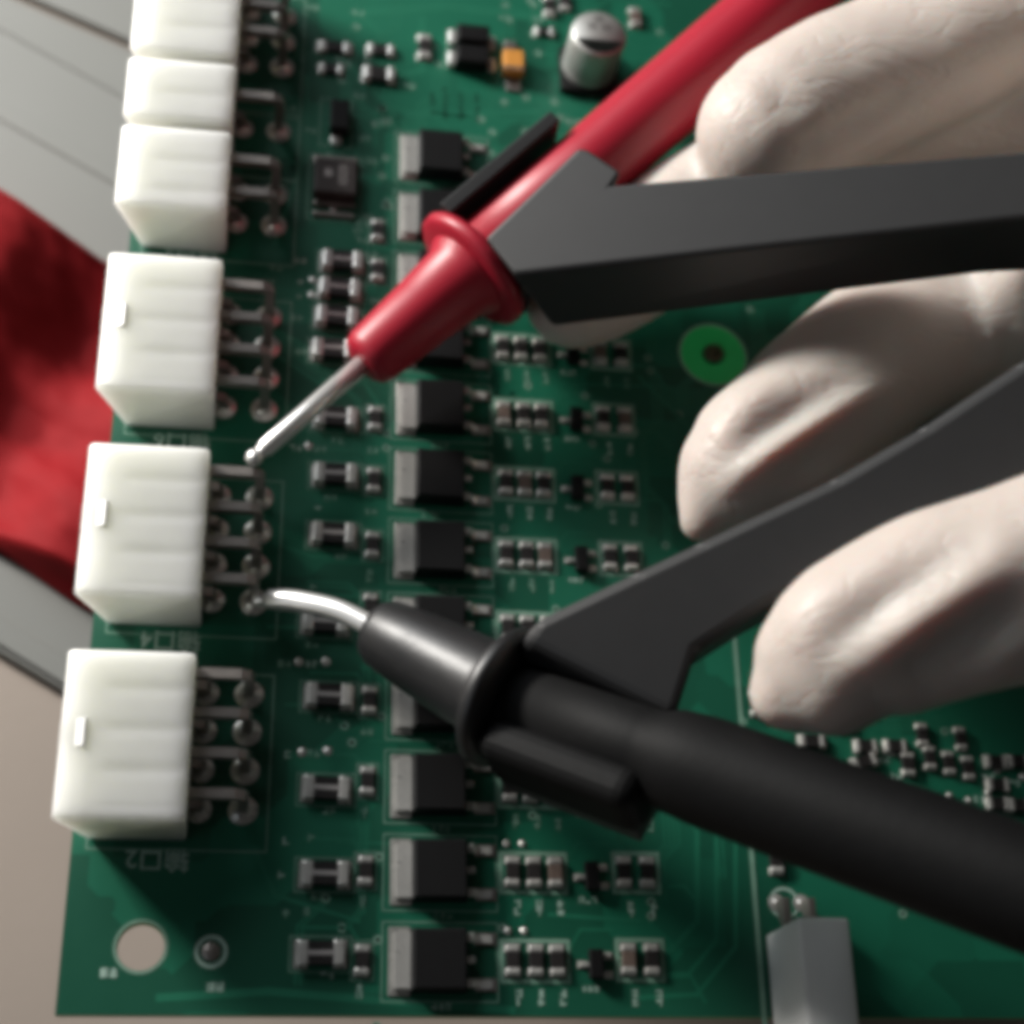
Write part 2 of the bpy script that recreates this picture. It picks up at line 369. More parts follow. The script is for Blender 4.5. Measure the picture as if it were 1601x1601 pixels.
# ---- right-angle power connectors
XF, XN = -15.5, -20.1
def connector(y0, y1, rows, label=None, latch=None):
    L = y1 - y0; cy = (y0 + y1) / 2
    root = empty('power_connector', (0, cy, ZB), board)
    x0, x1 = -33.75, -21.05
    prof = [(x0 + 2.8, 0.25), (x0 + 1.2, 5.2), (x0, 8.6), (x0 + 0.35, 9.35), (x1 - 0.25, 9.6), (x1, 9.2), (x1, 0.25)]
    rb = (rows[0] + rows[-1]) / 2 - 0.6 - cy
    hb_ = bmesh.new(); st = []; ns = int(L / 0.3)
    ys = [-L / 2, -L / 2 + 0.12] + [-L / 2 + 0.3 + (L - 0.6) * i / ns for i in range(ns + 1)] + [L / 2 - 0.12, L / 2]
    for yy in ys:
        ph = ((yy - rb) / 4.2 + (0.5 if len(rows) % 2 else 0.0)) % 1.0
        g = 0.17 * math.exp(-((min(ph, 1 - ph) * 4.2) / 0.62) ** 2) if abs(yy) < L / 2 - 1.0 else 0.0
        inset = 0.22 if abs(yy) > L / 2 - 0.05 else (0.06 if abs(yy) > L / 2 - 0.2 else 0.0)
        pr_ = [(x0 + 2.8, 0.25), (x0 + 1.2, 5.2), (x0, 8.6), (x0 + 0.12, 9.05), (x0 + 0.45, 9.32), (x0 + 3.2, 9.45), (-29.6, 9.48 - g * 0.3), (-28.7, 9.52 - g), (-22.6, 9.6 - g), (x1 - 0.4, 9.58 - g * 0.5),
               (x1 - 0.1, 9.4), (x1, 9.0), (x1, 0.25)]
        cxm, czm = (x0 + x1) / 2, 5.0
        st.append([hb_.verts.new((x - math.copysign(inset, x - cxm), yy, z - math.copysign(inset, z - czm))) for x, z in pr_])
    for p_, q_ in zip(st[:-1], st[1:]):
        for k in range(len(p_)): hb_.faces.new((p_[k], p_[(k + 1) % len(p_)], q_[(k + 1) % len(p_)], q_[k]))
    hb_.faces.new(st[0][::-1]); hb_.faces.new(st[-1])
    hm = finish(hb_, 'housing', True); hm.materials.append(M['nylon']); hm.set_sharp_from_angle(angle=math.radians(50))
    link('housing', hm, root)
    n = len(rows)
    # front collar and latch ramp
    if latch is not None:
        ly = latch - cy
        pr = [(x0 - 0.06, 8.0), (x0 - 0.05, 8.6), (-31.35, 9.8), (-31.15, 9.66), (-31.15, 9.1)]
        link('latch', prism_mesh('latch', [Vector((x, ly - 1.45, z)) for x, z in pr], [Vector((x, ly + 1.45, z)) for x, z in pr], 'nylon_highlight', 0.1), root)
    for r in rows:
        for far, z in ((True, 6.4), (False, 2.4)):
            xe = XF if far else XN
            me = bpy.data.meshes.get('lead_far' if far else 'lead_near')
            if me is None:
                pts = [(-21.5, z), (xe - 0.9, z), (xe - 0.25, z - 0.25), (xe, z - 0.9), (xe, -0.4)]
                bm = bmesh.new(); hw = 0.52; rr = []
                for i, (x, zz) in enumerate(pts):
                    t = Vector(pts[min(i + 1, 4)]) - Vector(pts[max(i - 1, 0)]); t.normalize(); nn = Vector((-t.y, t.x)) * hw
                    rr.append([bm.verts.new(q) for q in ((x + nn.x, -hw, zz + nn.y), (x + nn.x, hw, zz + nn.y), (x - nn.x, hw, zz - nn.y), (x - nn.x, -hw, zz - nn.y))])
                for p, q in zip(rr[:-1], rr[1:]):
                    for k in range(4): bm.faces.new((p[k], p[(k + 1) % 4], q[(k + 1) % 4], q[k]))
                bm.faces.new(rr[0][::-1]); bm.faces.new(rr[-1])
                me = finish(bm, 'lead_far' if far else 'lead_near'); me.materials.append(M['lead'])
            link('lead', me, root, loc=(0, r - cy, 0))
            solder_joint(xe, r, 1.55 if far else 1.45, 1.0)
    if len(rows) > 1 or True:
        rect(-31.0, y0 - 0.9, XF + 2.6, max(y1 - 2.0, rows[-1] + 2.2), 0.17)
    if label: root['label'] = label
R4 = lambda y: [y + 4.2 * i for i in range(4)]
connector(11.8, 29.0, R4(15.22), latch=20.3)
connector(35.1, 52.3, R4(38.46), latch=44.0)
connector(59.1, 76.4, R4(62.38), latch=68.2)
connector(83.2, 94.2, [88.0, 92.6], latch=None)
connector(95.8, 104.2, [102.2], latch=None)
connector(105.8, 126.0, [112.4, 116.6, 120.8], latch=None)

# ---- printed words beside the connectors (upside down in this view)
def words(s, px, py, size):
    f = bpy.data.curves.new('txt', 'FONT'); f.body = s; f.size = size; f.align_x = 'CENTER'; f.align_y = 'CENTER'; f.resolution_u = 2; f.offset = 0.012 * size
    o = bpy.data.objects.new('txt', f); COL.objects.link(o)
    me = bpy.data.meshes.new_from_object(o.evaluated_get(bpy.context.evaluated_depsgraph_get()))
    bpy.data.objects.remove(o); bpy.data.curves.remove(f)
    me.name = 'printed_label'; me.materials.clear(); me.materials.append(M['silk'])
    p = U(px, py); link('printed_label', me, board, loc=(p.x, p.y, ZB + 0.03), rz=math.pi)
words('输口2', 246, 1342, 2.6)
words('输口4', 267, 1000, 2.6)
words('输口6', 285, 690, 2.6)
words('输口8', 300, 386, 2.6)

# ---- power transistors in a column
def mosfet_proto():
    root = empty('power_transistor', (0, 0, ZB), board)
    link('body', prism_mesh('body', [Vector(p) for p in ((2.25, -3.0, 2.35), (7.7, -3.0, 2.35), (7.7, 3.0, 2.35), (2.25, 3.0, 2.35))],
         [Vector(p) for p in ((2.05, -3.2, 0.1), (8.0, -3.2, 0.1), (8.0, 3.2, 0.1), (2.05, 3.2, 0.1))], 'epoxy', 0.18), root)
    tb = bmesh.new(); bm_box(tb, 0.35, 2.6, -2.9, 2.9, 0.05, 0.85); bmesh.ops.bevel(tb, geom=list(tb.edges), offset=0.16, segments=2, affect='EDGES')
    link('tab', finish(tb, 'tab'), root, 'tin')
    pd = bmesh.new(); bm_box(pd, -0.1, 2.2, -3.45, 3.45, 0.02, 0.2); bmesh.ops.bevel(pd, geom=[e for e in pd.edges], offset=0.08, segments=1, affect='EDGES')
    link('tab_pad', finish(pd, 'tab_pad'), root, 'solder')
    for y in (-2.3, 2.3):
        pts = [(7.8, 1.15), (8.5, 1.1), (9.0, 0.45), (9.4, 0.25), (10.6, 0.2)]
        bm = bmesh.new(); rr = []
        for x, z in pts: rr.append([bm.verts.new(q) for q in ((x, y - .42, z + .22), (x, y + .42, z + .22), (x, y + .42, z - .18), (x, y - .42, z - .18))])
        for p, q in zip(rr[:-1], rr[1:]):
            for k in range(4): bm.faces.new((p[k], p[(k + 1) % 4], q[(k + 1) % 4], q[k]))
        bm.faces.new(rr[0][::-1]); bm.faces.new(rr[-1])
        link('lead', finish(bm, 'lead'), root, 'tin')
        link('lead_pad', box_mesh('lead_pad', 2.3, 1.3, 0.02, 0.16, 0.05, 'lead', cx=9.95, cy=y), root)
    link('lead', box_mesh('lead', 1.0, 0.7, 0.9, 1.3, 0.1, 'tin', cx=8.2, cy=0.05), root)
    return root
mos = None
for k in range(12):
    y = (11 - k) * PITCH
    if k == 0: mos = mosfet_proto(); mos.location = (0, y, ZB)
    else: dup(mos, (random.uniform(-.06, .06), y + random.uniform(-.05, .05), ZB), board, random.uniform(-.012, .012))
    rect(-0.75, y - 3.95, 11.2, y + 3.95, 0.14)
    if k > 3: marks(3.2 + random.uniform(-1, 3), y - 4.45, 3, 0.75, dim=k < 11)

# ---- two-ended chip parts
chips = {}
def chip(name, x, y, l, wd, h, body='chip', rz=0.0, bar=False, tl=None):
    key = (name, l, wd, h, body, bar)
    if key in chips:
        return dup(chips[key], (x, y, ZB), board, rz + random.uniform(-.03, .03))
    root = empty(name, (x, y, ZB), board, rz); tl = tl or l * 0.24
    link('body', box_mesh('body', l - 2 * tl + 0.1, wd * 0.94, 0.06, h * 0.94, 0.06, body), root)
    for s in (-1, 1):
        link('terminal', box_mesh('terminal', tl, wd, 0.04, h, min(0.22, h * 0.3), 'tin', cx=s * (l - tl) / 2), root)
        link('pad', box_mesh('pad', tl * 1.25, wd * 1.15, 0.014, 0.12, 0.04, 'solder', cx=s * (l / 2 - tl * 0.35)), root)
    if bar: link('top_mark', box_mesh('top_mark', l - 2 * tl + 0.3, wd * 0.2, h * 0.9, h * 0.975, 0.0, 'mark_grey'), root)  # plain pale grey strip along the body top
    chips[key] = root
    return root
for px, py in ((535, 412), (531, 455), (527, 499), (521, 550), (525, 656), (524, 745), (521, 838), (508, 975), (514, 1090), (510, 1235), (508, 1368), (501, 1492)):
    p = U(px, py); chip('diode', p.x, p.y, 4.8, 2.5, 1.25, bar=True)
    rect(p.x - 3.1, p.y - 1.75, p.x + 3.1, p.y + 1.75, 0.13)
    q = U(px + random.uniform(-25, 15), py + 33); 
    if py > 600: marks(q.x, q.y, 2, 0.8, dim=py < 1400)
for px, py in ((590, 362), (590, 424), (586, 656), (584, 752), (582, 853), (579, 950), (577, 1096), (574, 1222), (571, 1362), (566, 1502)):
    p = U(px, py); chip('resistor', p.x, p.y, 2.9, 1.45, 0.65, rz=math.pi / 2)
    q = U(px - 4, py + 48); marks(q.x, q.y, 2, 0.75, vert=random.random() < .5, dim=py < 1400)
    rect(p.x - 1.15, p.y - 1.95, p.x + 1.15, p.y + 1.95, 0.12)
for px, py in ((432, 418), (420, 440), (470, 408), (470, 440), (468, 463), (465, 497), (470, 550), (462, 700), (500, 702), (497, 793), (490, 918), (488, 1038), (445, 1038), (490, 1178), (450, 1180), (487, 1310), (447, 1315), (480, 1425), (447, 1428), (440, 1368)):
    p = U(px, py); marks(p.x, p.y, random.choice((1, 2)), 0.85, dim=random.random() < .5)
    if random.random() < .4: solder_joint(p.x + 1.5, p.y + 0.3, 0.5, 0.15)

# ---- the gate-drive rows to the right of the transistors
def sot_proto():
    root = empty('small_transistor', (0, 0, ZB), board)
    link('body', box_mesh('body', 1.5, 3.0, 0.12, 1.1, 0.14, 'epoxy'), root)
    for x, y in ((-1.15, 0), (1.15, 0.95), (1.15, -0.95)):
        link('lead', box_mesh('lead', 1.0, 0.5, 0.03, 0.4, 0.1, 'tin', cx=x, cy=y), root)
        link('pad', box_mesh('pad', 0.9, 0.8, 0.014, 0.14, 0.04, 'solder', cx=x * 1.25, cy=y), root)
    return root
sot = None
for k in range(3, 12):
    y = (11 - k) * PITCH + 0.1
    for j, x in enumerate((12.75, 15.05, 17.35, 24.95, 27.5)):
        if k in (4, 7) and False: continue
        chip('resistor', x + random.uniform(-.1, .1), y + (0.1 if j < 3 else 0.3), 3.0, 1.5, 0.65, body='chip_brown' if (k * 5 + j * 3) % 4 == 0 else 'chip', rz=math.pi / 2)
        marks(x + 0.6, y - 3.6, 2, 0.85, vert=True, dim=(k % 3 == 0))
    rect(11.6, y - 2.0, 18.6, y + 2.1, 0.42); rect(23.8, y - 1.8, 28.7, y + 2.3, 0.42)
    if sot is None: sot = sot_proto(); sot.location = (21.4, y - 0.3, ZB)
    else: dup(sot, (21.4 + random.uniform(-.1, .1), y - 0.3, ZB), board, random.uniform(-.04, .04))
    marks(20.9, y - 2.7, 3, 0.7)
    if k in (9, 10, 11):
        solder_joint(12.3, y + 3.1, 0.42, 0.3); solder_joint(14.0, y + 3.1, 0.42, 0.3)

# ---- parts at the top of the board
def at(px, py): p = U(px, py); return p.x, p.y
for px, py, l, wd, h, rz, b in ((524, 76, 4.2, 1.7, 0.6, 0, 'chip'), (595, 81, 3.4, 1.7, 0.7, 0, 'chip'), (518, 110, 3.0, 1.5, 0.6, 0, 'chip'), (592, 120, 4.0, 2.2, 1.0, 0, 'chip'),
                             (663, 76, 3.8, 1.7, 0.7, 1.571, 'chip'), (992, 30, 3.0, 1.5, 0.7, 1.571, 'chip_brown'), (858, 12, 3.4, 1.5, 0.7, 1.571, 'chip'), (850, 52, 2.6, 1.3, 0.6, 0, 'chip'),
                             (882, 5, 2.8, 1.4, 0.6, 1.571, 'chip')):
    x, y = at(px, py); chip('capacitor' if h >= 1 else 'resistor', x, y, l, wd, h, b, rz)
for px, py in ((640, 135), (560, 150), (486, 205), (570, 216), (580, 252), (452, 170), (840, 30), (835, 55), (560, 20), (490, 12), (790, 28), (566, 350), (580, 398), (565, 375), (562, 360)):
    x, y = at(px, py); marks(x, y, 2, 0.9, dim=True)
x, y = at(530, 192)
r = empty('small_transistor', (x, y, ZB), board)
link('body', box_mesh('body', 2.4, 4.6, 0.15, 1.9, 0.25, 'epoxy'), r)
link('lead', box_mesh('lead', 1.3, 1.3, 0.03, 0.5, 0.15, 'tin', cx=-0.3, cy=-3.0), r)
link('lead', box_mesh('lead', 0.9, 1.0, 0.03, 0.5, 0.15, 'tin', cx=0.7, cy=2.7), r)
rect(x - 2.4, y - 3.8, x + 1.6, y + 3.6, 0.14)
# square brown package with end pads and a printed code
x, y = at(523, 290)
r = empty('protection_diode', (x, y, ZB), board)
link('body', box_mesh('body', 5.3, 5.2, 0.2, 2.2, 0.25, 'epoxy_brown'), r)
link('terminal', box_mesh('terminal', 5.6, 1.2, 0.04, 0.9, 0.2, 'lead', cy=3.3), r)
link('terminal', box_mesh('terminal', 5.2, 0.55, 0.04, 0.7, 0.12, 'lead', cy=-3.1), r)
link('terminal', box_mesh('terminal', 5.2, 0.55, 0.04, 0.55, 0.12, 'lead', cy=-4.6), r)
link('terminal', box_mesh('terminal', 0.8, 2.0, 0.04, 0.5, 0.12, 'lead', cx=0.0, cy=-3.85), r)
mk = bmesh.new(); z0 = ZB; 
for cx, cy, hh in ((-0.9, 0.3, 0.9), (0.9, 0.1, 2.6)):
    for s in range(5):
        yy = cy - hh / 2 + hh * s / 4
        mk.faces.new([mk.verts.new(q) for q in ((cx - .45, yy - .09, 2.215), (cx + .45, yy - .09, 2.215), (cx + .45, yy + .09, 2.215), (cx - .45, yy + .09, 2.215))])
    for xx in (-.45, .36):
        mk.faces.new([mk.verts.new(q) for q in ((cx + xx, cy - hh / 2, 2.22), (cx + xx + .1, cy - hh / 2, 2.22), (cx + xx + .1, cy + hh / 2, 2.22), (cx + xx, cy + hh / 2, 2.22))])
link('top_mark', finish(mk, 'top_mark'), r, 'mark_grey')
rect(x - 3.3, y - 5.3, x + 3.3, y + 4.4, 0.14)
# two black packages side by side, orange tantalum capacitor
for px, py in ((737, 68), (736, 101)):
    x, y = at(px, py); r = empty('rectifier_diode', (x, y, ZB), board)
    link('body', box_mesh('body', 4.4, 2.7, 0.2, 2.3, 0.3, 'epoxy'), r)
    for s in (-1, 1):
        link('terminal', box_mesh('terminal', 1.1, 2.3, 0.03, 1.2 if s < 0 else 0.6, 0.25, 'tin', cx=s * 2.7), r)
x, y = at(800, 108)
r = empty('tantalum_capacitor', (x, y, ZB), board)
link('body', box_mesh('body', 2.7, 3.5, 0.25, 1.9, 0.2, 'tantal'), r)
link('polarity_band', box_mesh('polarity_band', 2.74, 0.6, 0.27, 1.93, 0.1, 'chip_brown', cy=-1.3), r)
link('terminal', box_mesh('terminal', 1.6, 2.6, 0.03, 0.35, 0.1, 'lead', cx=-0.2, cy=3.2), r)
link('terminal', box_mesh('terminal', 1.9, 1.8, 0.03, 0.35, 0.1, 'lead', cx=0.1, cy=-2.9), r)
# via stitching
via = None
bmv = bmesh.new()
bmesh.ops.create_circle(bmv, cap_ends=True, segments=10, radius=0.24); via_me = finish(bmv, 'via'); via_me.materials.append(M['hole_dark'])
for cxp, ys in ((676, (148, 155, 163, 176)), (696, (140, 150, 158, 166, 174, 182)), (721, (148, 158, 168, 176, 184)), (746, (150, 158, 170, 178, 187)), (444, (250,)), (462, (247,)), (459, (262,)), (415, (242,)), (776, (615,)), (800, (615,))):
    for yy in ys:
        p = U(cxp + random.uniform(-1, 1), yy); link('via', via_me, board, loc=(p.x, p.y, ZB + 0.03))
# electrolytic can
c = U(918, 113)
r = empty('electrolytic_capacitor', (c.x, c.y, ZB), board)
link('base', prism_mesh('base', [Vector(p) for p in ((-3.9, -4.0, 1.1), (3.9, -4.0, 1.1), (3.9, 2.6, 1.1), (2.6, 4.0, 1.1), (-2.6, 4.0, 1.1), (-3.9, 2.6, 1.1))],
     [Vector(p) for p in ((-3.9, -4.0, 0.05), (3.9, -4.0, 0.05), (3.9, 2.6, 0.05), (2.6, 4.0, 0.05), (-2.6, 4.0, 0.05), (-3.9, 2.6, 0.05))], 'epoxy', 0.15), r)
link('can', axis_mesh('can', (0, 0, 0), (0, 0, 1), [(0.9, 3.3), (1.0, 3.62), (1.6, 3.68), (2.0, 3.5), (2.35, 3.68), (7.2, 3.68), (7.6, 3.6), (7.8, 3.4)], 48, 'aluminium'), r)
seg = bmesh.new(); a0 = math.radians(200); a1 = math.radians(340)
seg.faces.new([seg.verts.new((3.3 * math.cos(a0 + (a1 - a0) * i / 20), 3.3 * math.sin(a0 + (a1 - a0) * i / 20), 7.83)) for i in range(21)])
link('polarity_mark', finish(seg, 'polarity_mark'), r, 'hole_dark')
pm = bmesh.new()
for cx, cy, n in ((-0.9, 0.6, 3), (0.9, 0.6, 3), (0.0, 1.9, 3)):
    for s in range(n): pm.faces.new([pm.verts.new(q) for q in ((cx - .6, cy + s * .35, 7.83), (cx + .6, cy + s * .35, 7.83), (cx + .6, cy + s * .35 + .12, 7.83), (cx - .6, cy + s * .35 + .12, 7.83))])
link('top_mark', finish(pm, 'top_mark'), r, 'epoxy_brown')

# ---- round bare field with a screw hole, test point, fiducial ring
c = U(1115, 555)
d = bmesh.new(); bmesh.ops.create_circle(d, cap_ends=True, segments=56, radius=4.25)
link('bare_ring_field', finish(d, 'bare_ring_field'), board, 'mask_glow', (c.x, c.y, ZB + 0.034)); ring(silk, c, 4.3, 0.26, 0.046, 56)
link('screw_head', axis_mesh('screw_head', (0, 0, 0), (0, 0, 1), [(0.02, 1.35), (0.5, 1.3), (0.75, 0.9), (0.6, 0.5)], 24, 'brass'), board, loc=(c.x, c.y, ZB + 0.03))
c = U(330, 1488); ring(silk, c, 1.45, 0.42); 
link('test_point', axis_mesh('test_point', (0, 0, 0), (0, 0, 1), [(0.0, 0.95), (0.06, 0.9)], 28, 'lead'), board, loc=(c.x, c.y, ZB + 0.015))
ring(silk_dim, HOLE, 2.55, 0.3)
for px, py, n in ((170, 1521, 2), (336, 1543, 2)):
    p = U(px, py); marks(p.x, p.y, n, 0.95); marks(p.x, p.y, n, 0.95)

# ---- white header at lower right with its pins
hb = U(1196, 1462)
r = empty('pin_header', (hb.x, hb.y, ZB), board)
link('housing', box_mesh('housing', 5.4, 26.0, 0.15, 10.8, 0.35, 'nylon_white', cx=2.7, cy=-13.0), r)
for dx in (1.6, 4.4):
    link('pin', prism_mesh('pin', [Vector(p) for p in ((dx - .4, 0.0, 3.2), (dx + .4, 0.0, 3.2), (dx + .4, 3.4, 3.2), (dx - .4, 3.4, 3.2))],
         [Vector(p) for p in ((dx - .4, 0.0, 2.4), (dx + .4, 0.0, 2.4), (dx + .4, 3.4, 0.1), (dx - .4, 3.4, 0.1))], 'lead', 0.08), r)
    solder_joint(hb.x + dx, hb.y + 3.4, 0.95, 0.35)
p = U(1226, 1412); ring(silk, p, 1.55, 0.3)
a, b = U(1172, 1300), U(1190, 1610); line(silk_dim, [(a.x, 60), (a.x, b.y)], 0.5, 0.03)
# ---- crowded small parts at the right, below the hand
for i, (px, py, l, rz) in enumerate(((1183, 1100, 2.8, 1.571), (1268, 1160, 2.8, 0), (1352, 1168, 2.6, 0), (1398, 1168, 2.6, 0), (1418, 1196, 2.6, 1.571), (1350, 1192, 2.8, 0.3), (1212, 1345, 3.0, 1.571),
      (1555, 1192, 2.6, 0), (1590, 1192, 2.4, 0), (1558, 1228, 2.6, 0), (1558, 1258, 2.6, 0), (1592, 1260, 2.4, 0), (1310, 1130, 2.6, 0), (1240, 1120, 2.6, 0))):
    x, y = at(px, py); chip('resistor', x, y, 3.0 if l > 2.7 else 2.6, 1.5, 0.65, 'chip', rz)
for px, py in ((1452, 1186), (1482, 1194), (1512, 1202), (1440, 1150), (1500, 1156)):
    x, y = at(px, py); chip('resistor', x, y, 2.6, 1.3, 0.6, 'chip', math.pi / 2)
for px, py in ((1470, 1255), (1500, 1262), (1530, 1250), (1380, 1188), (1400, 1215), (1330, 1200), (1545, 1215), (1585, 1225)):
    x, y = at(px, py); marks(x, y, 2, 0.9); solder_joint(x + 1.2, y + 0.8, 0.45, 0.25)
# ---- traces
def TP(*pp): return [(U(*q).x, U(*q).y) for q in pp]
for pts, wd in ((TP((1000, 1560), (1090, 1555), (1150, 1480), (1150, 1300)), 0.5), (TP((1000, 1530), (1075, 1525), (1120, 1470), (1120, 1290)), 0.5),
                (TP((1045, 1490), (1090, 1440), (1090, 1300)), 0.6), (TP((880, 600), (1050, 605)), 0.3), (TP((1000, 590), (1100, 690), (1100, 800)), 0.5),
                (TP((620, 120), (660, 110), (660, 30)), 0.9), (TP((560, 20), (700, 10), (860, 30)), 1.4), (TP((480, 120), (480, 230), (430, 380)), 0.5),
                (TP((440, 560), (500, 600), (560, 600)), 0.4), (TP((440, 620), (490, 690)), 0.35), (TP((430, 850), (490, 870), (600, 872)), 0.35), (TP((420, 980), (600, 985)), 0.4),
                (TP((640, 180), (840, 175)), 0.8), (TP((400, 1330), (430, 1400), (560, 1440)), 0.4), (TP((250, 1560), (420, 1550), (600, 1565), (800, 1580)), 0.8),
                (TP((1030, 1200), (1100, 1260)), 0.5), (TP((860, 1430), (1000, 1440)), 0.4)):
    line(trace, pts, wd, 0.012)
for k in range(3, 12):
    y = (11 - k) * PITCH
    line(trace, [(18.8, y + 1.5), (20, y + 3.4), (23.4, y + 3.4)], 0.3, 0.012); line(trace, [(28.9, y - 1), (31.5, y - 1), (33, y - 2.8 - (k % 2))], 0.35, 0.012)
    line(trace, [(-2.2, y + 0.5), (-4.0, y + 3.3), (-9, y + 3.3)], 0.35, 0.012)
rt = random.Random(21)
def bundle(x, y, n, dx, dy, steps, gap=0.55, wd=0.26):
    pts = [(x, y)]
    for k in range(steps):
        if k % 2 == 0: l = rt.uniform(3, 9); pts.append((pts[-1][0] + dx * l, pts[-1][1] + dy * l))
        else:
            l = rt.uniform(1, 3) * rt.choice((-1, 1)); pts.append((pts[-1][0] + (l if dx == 0 else abs(l) * dx), pts[-1][1] + (l if dy == 0 else abs(l) * dy)))
    for q in range(n):
        if min(b for a, b in pts) < -4.3: break
        o = q * gap; line(trace, [(a + (o if dx == 0 else 0), b + (o if dy == 0 else 0)) for a, b in pts], wd, 0.012)
    return pts[-1]
via_ring = bmesh.new(); via_dot = bmesh.new()
def small_via(x, y):
    ring(via_ring, Vector((x, y)), 0.36, 0.26, 0.022, 12)
    via_dot.faces.new([via_dot.verts.new((x + .2 * math.cos(a), y + .2 * math.sin(a), ZB + 0.024)) for a in [k * math.pi / 4 for k in range(8)]])
for _ in range(46):
    x, y = rt.uniform(29.5, 62), rt.uniform(-3, 120); small_via(*bundle(x, y, rt.choice((1, 2, 3, 4)), *rt.choice(((1, 0), (0, 1), (0, -1))), rt.choice((3, 5))))
for _ in range(30):
    x, y = rt.uniform(-12.5, -1.5), rt.uniform(-3, 120); e = bundle(x, y, rt.choice((1, 2)), *rt.choice(((1, 0), (0, 1), (0, -1))), 2)
    small_via(min(e[0], -1.2), e[1])
for _ in range(36):
    x, y = rt.uniform(11, 29), rt.uniform(0, 120); small_via(x, y)
for _ in range(26):
    x, y = rt.uniform(-12, 30), rt.uniform(100, 128); bundle(x, y, rt.choice((1, 2, 3)), *rt.choice(((1, 0), (0, -1))), 3); small_via(x, y)
for nm, bmx, mm in (('via_ring', via_ring, 'silk_dim'), ('via_hole', via_dot, 'hole_dark'), ('silkscreen_print', silk, 'silk'), ('silkscreen_outline', silk_dim, 'silk_dim'), ('copper_trace', trace, 'mask_trace')):
    o = link(nm, finish(bmx, nm), board, mm); o['kind'] = 'stuff'

# ================================================================ test probes
def lerp(a, b, t): return a + (b - a) * t
# red
A = U(388, 724, 6.9); B = U(1187, 33, 18.8); D = (B - A).normalized()
def along(px_t): return (U(*px_t) - A).length
red = empty('test_probe', A); tag(red, 'red test probe held diagonally by the upper holder arm, straight metal tip', 'test probe', 'pair of multimeter probes')
Z0 = Vector((0, 0, 0))
s_nose = 17.3
link('metal_tip', axis_mesh('metal_tip', Z0, D, [(0, 0.35), (0.25, 0.75), (0.9, 0.95), (1.4, 0.85), (1.7, 0.62), (2.1, 0.82), (2.6, 1.02), (s_nose + 1, 1.12)], 24, 'steel'), red)
fl = s_nose + 16.3
link('nose', axis_mesh('nose', Z0, D, [(s_nose - 0.1, 1.6), (s_nose, 2.6), (s_nose + 0.5, 3.2), (s_nose + 1.4, 3.55), (s_nose + 9, 4.1), (fl - 1.2, 4.7), (fl - 0.3, 5.4), (fl + 0.2, 5.6)], 48, 'red_plastic'), red)
link('flange', axis_mesh('flange', Z0, D, [(fl, 5.0), (fl + 0.1, 7.2), (fl + 0.5, 7.75), (fl + 1.3, 7.85), (fl + 1.8, 7.5), (fl + 2.1, 5.0)], 56, 'red_plastic'), red)
link('body', axis_mesh('body', Z0, D, [(fl + 1.5, 4.7), (fl + 20, 4.75), (fl + 45, 4.95), (fl + 80, 5.1), (fl + 110, 5.0), (fl + 112, 4.0)], 48, 'red_plastic'), red)
R_A, R_D = A, D
# black
A2 = U(398, 937, 2.2); N0 = U(588, 984, 9.0); F2 = U(788, 1091, 16.0); B2 = U(1601, 1388, 42.0); D2 = (F2 - N0).normalized(); D3 = (B2 - F2).normalized()
blk = empty('test_probe', N0); tag(blk, 'black test probe with bent metal tip, its cable end running to lower right', 'test probe', 'pair of multimeter probes')
mid1 = U(470, 941, 5.4); mid2 = U(530, 955, 7.4)
ctrl = [A2, U(432, 937, 4.0), mid1, mid2, N0, N0 + D2 * 3]
pts = []
for i in range(len(ctrl) - 1):
    p0, p1, p2, p3 = ctrl[max(i - 1, 0)], ctrl[i], ctrl[i + 1], ctrl[min(i + 2, len(ctrl) - 1)]
    for j in range(8):
        t = j / 8; pts.append(0.5 * ((2 * p1) + (p2 - p0) * t + (2 * p0 - 5 * p1 + 4 * p2 - p3) * t * t + (3 * p1 - p0 - 3 * p2 + p3) * t ** 3))
pts = [q - N0 for q in pts]
rd = [min(1.15, 0.9 + 0.025 * i) for i in range(len(pts))]; rd[0] = 0.5; rd[1] = 0.72; rd[2] = 0.95; rd[3] = 0.95; rd[4] = 0.62; rd[5] = 0.75
link('metal_tip', tube_mesh('metal_tip', pts, rd, 24, 'steel'), blk)
f2 = (F2 - N0).length - 1.0
link('nose', axis_mesh('nose', Z0, D2, [(-0.4, 1.5), (-0.3, 2.4), (0.2, 3.2), (1.2, 3.7), (6, 4.3), (f2 - 1.5, 4.9), (f2 - 0.4, 5.4), (f2, 5.6)], 48, 'black_probe'), blk)
FO = F2 - N0
link('flange', axis_mesh('flange', FO, (D2 + D3).normalized(), [(-1.0, 5.0), (-0.9, 6.8), (-0.5, 7.25), (0.4, 7.35), (0.9, 7.0), (1.1, 4.2)], 56, 'black_probe'), blk)
link('body', axis_mesh('body', FO, D3, [(0.6, 3.9), (16, 4.0), (17.2, 4.1), (19, 4.8), (22, 5.1), (24, 5.15), (50, 5.2), (90, 5.1), (92, 4.0)], 48, 'black_grip'), blk)

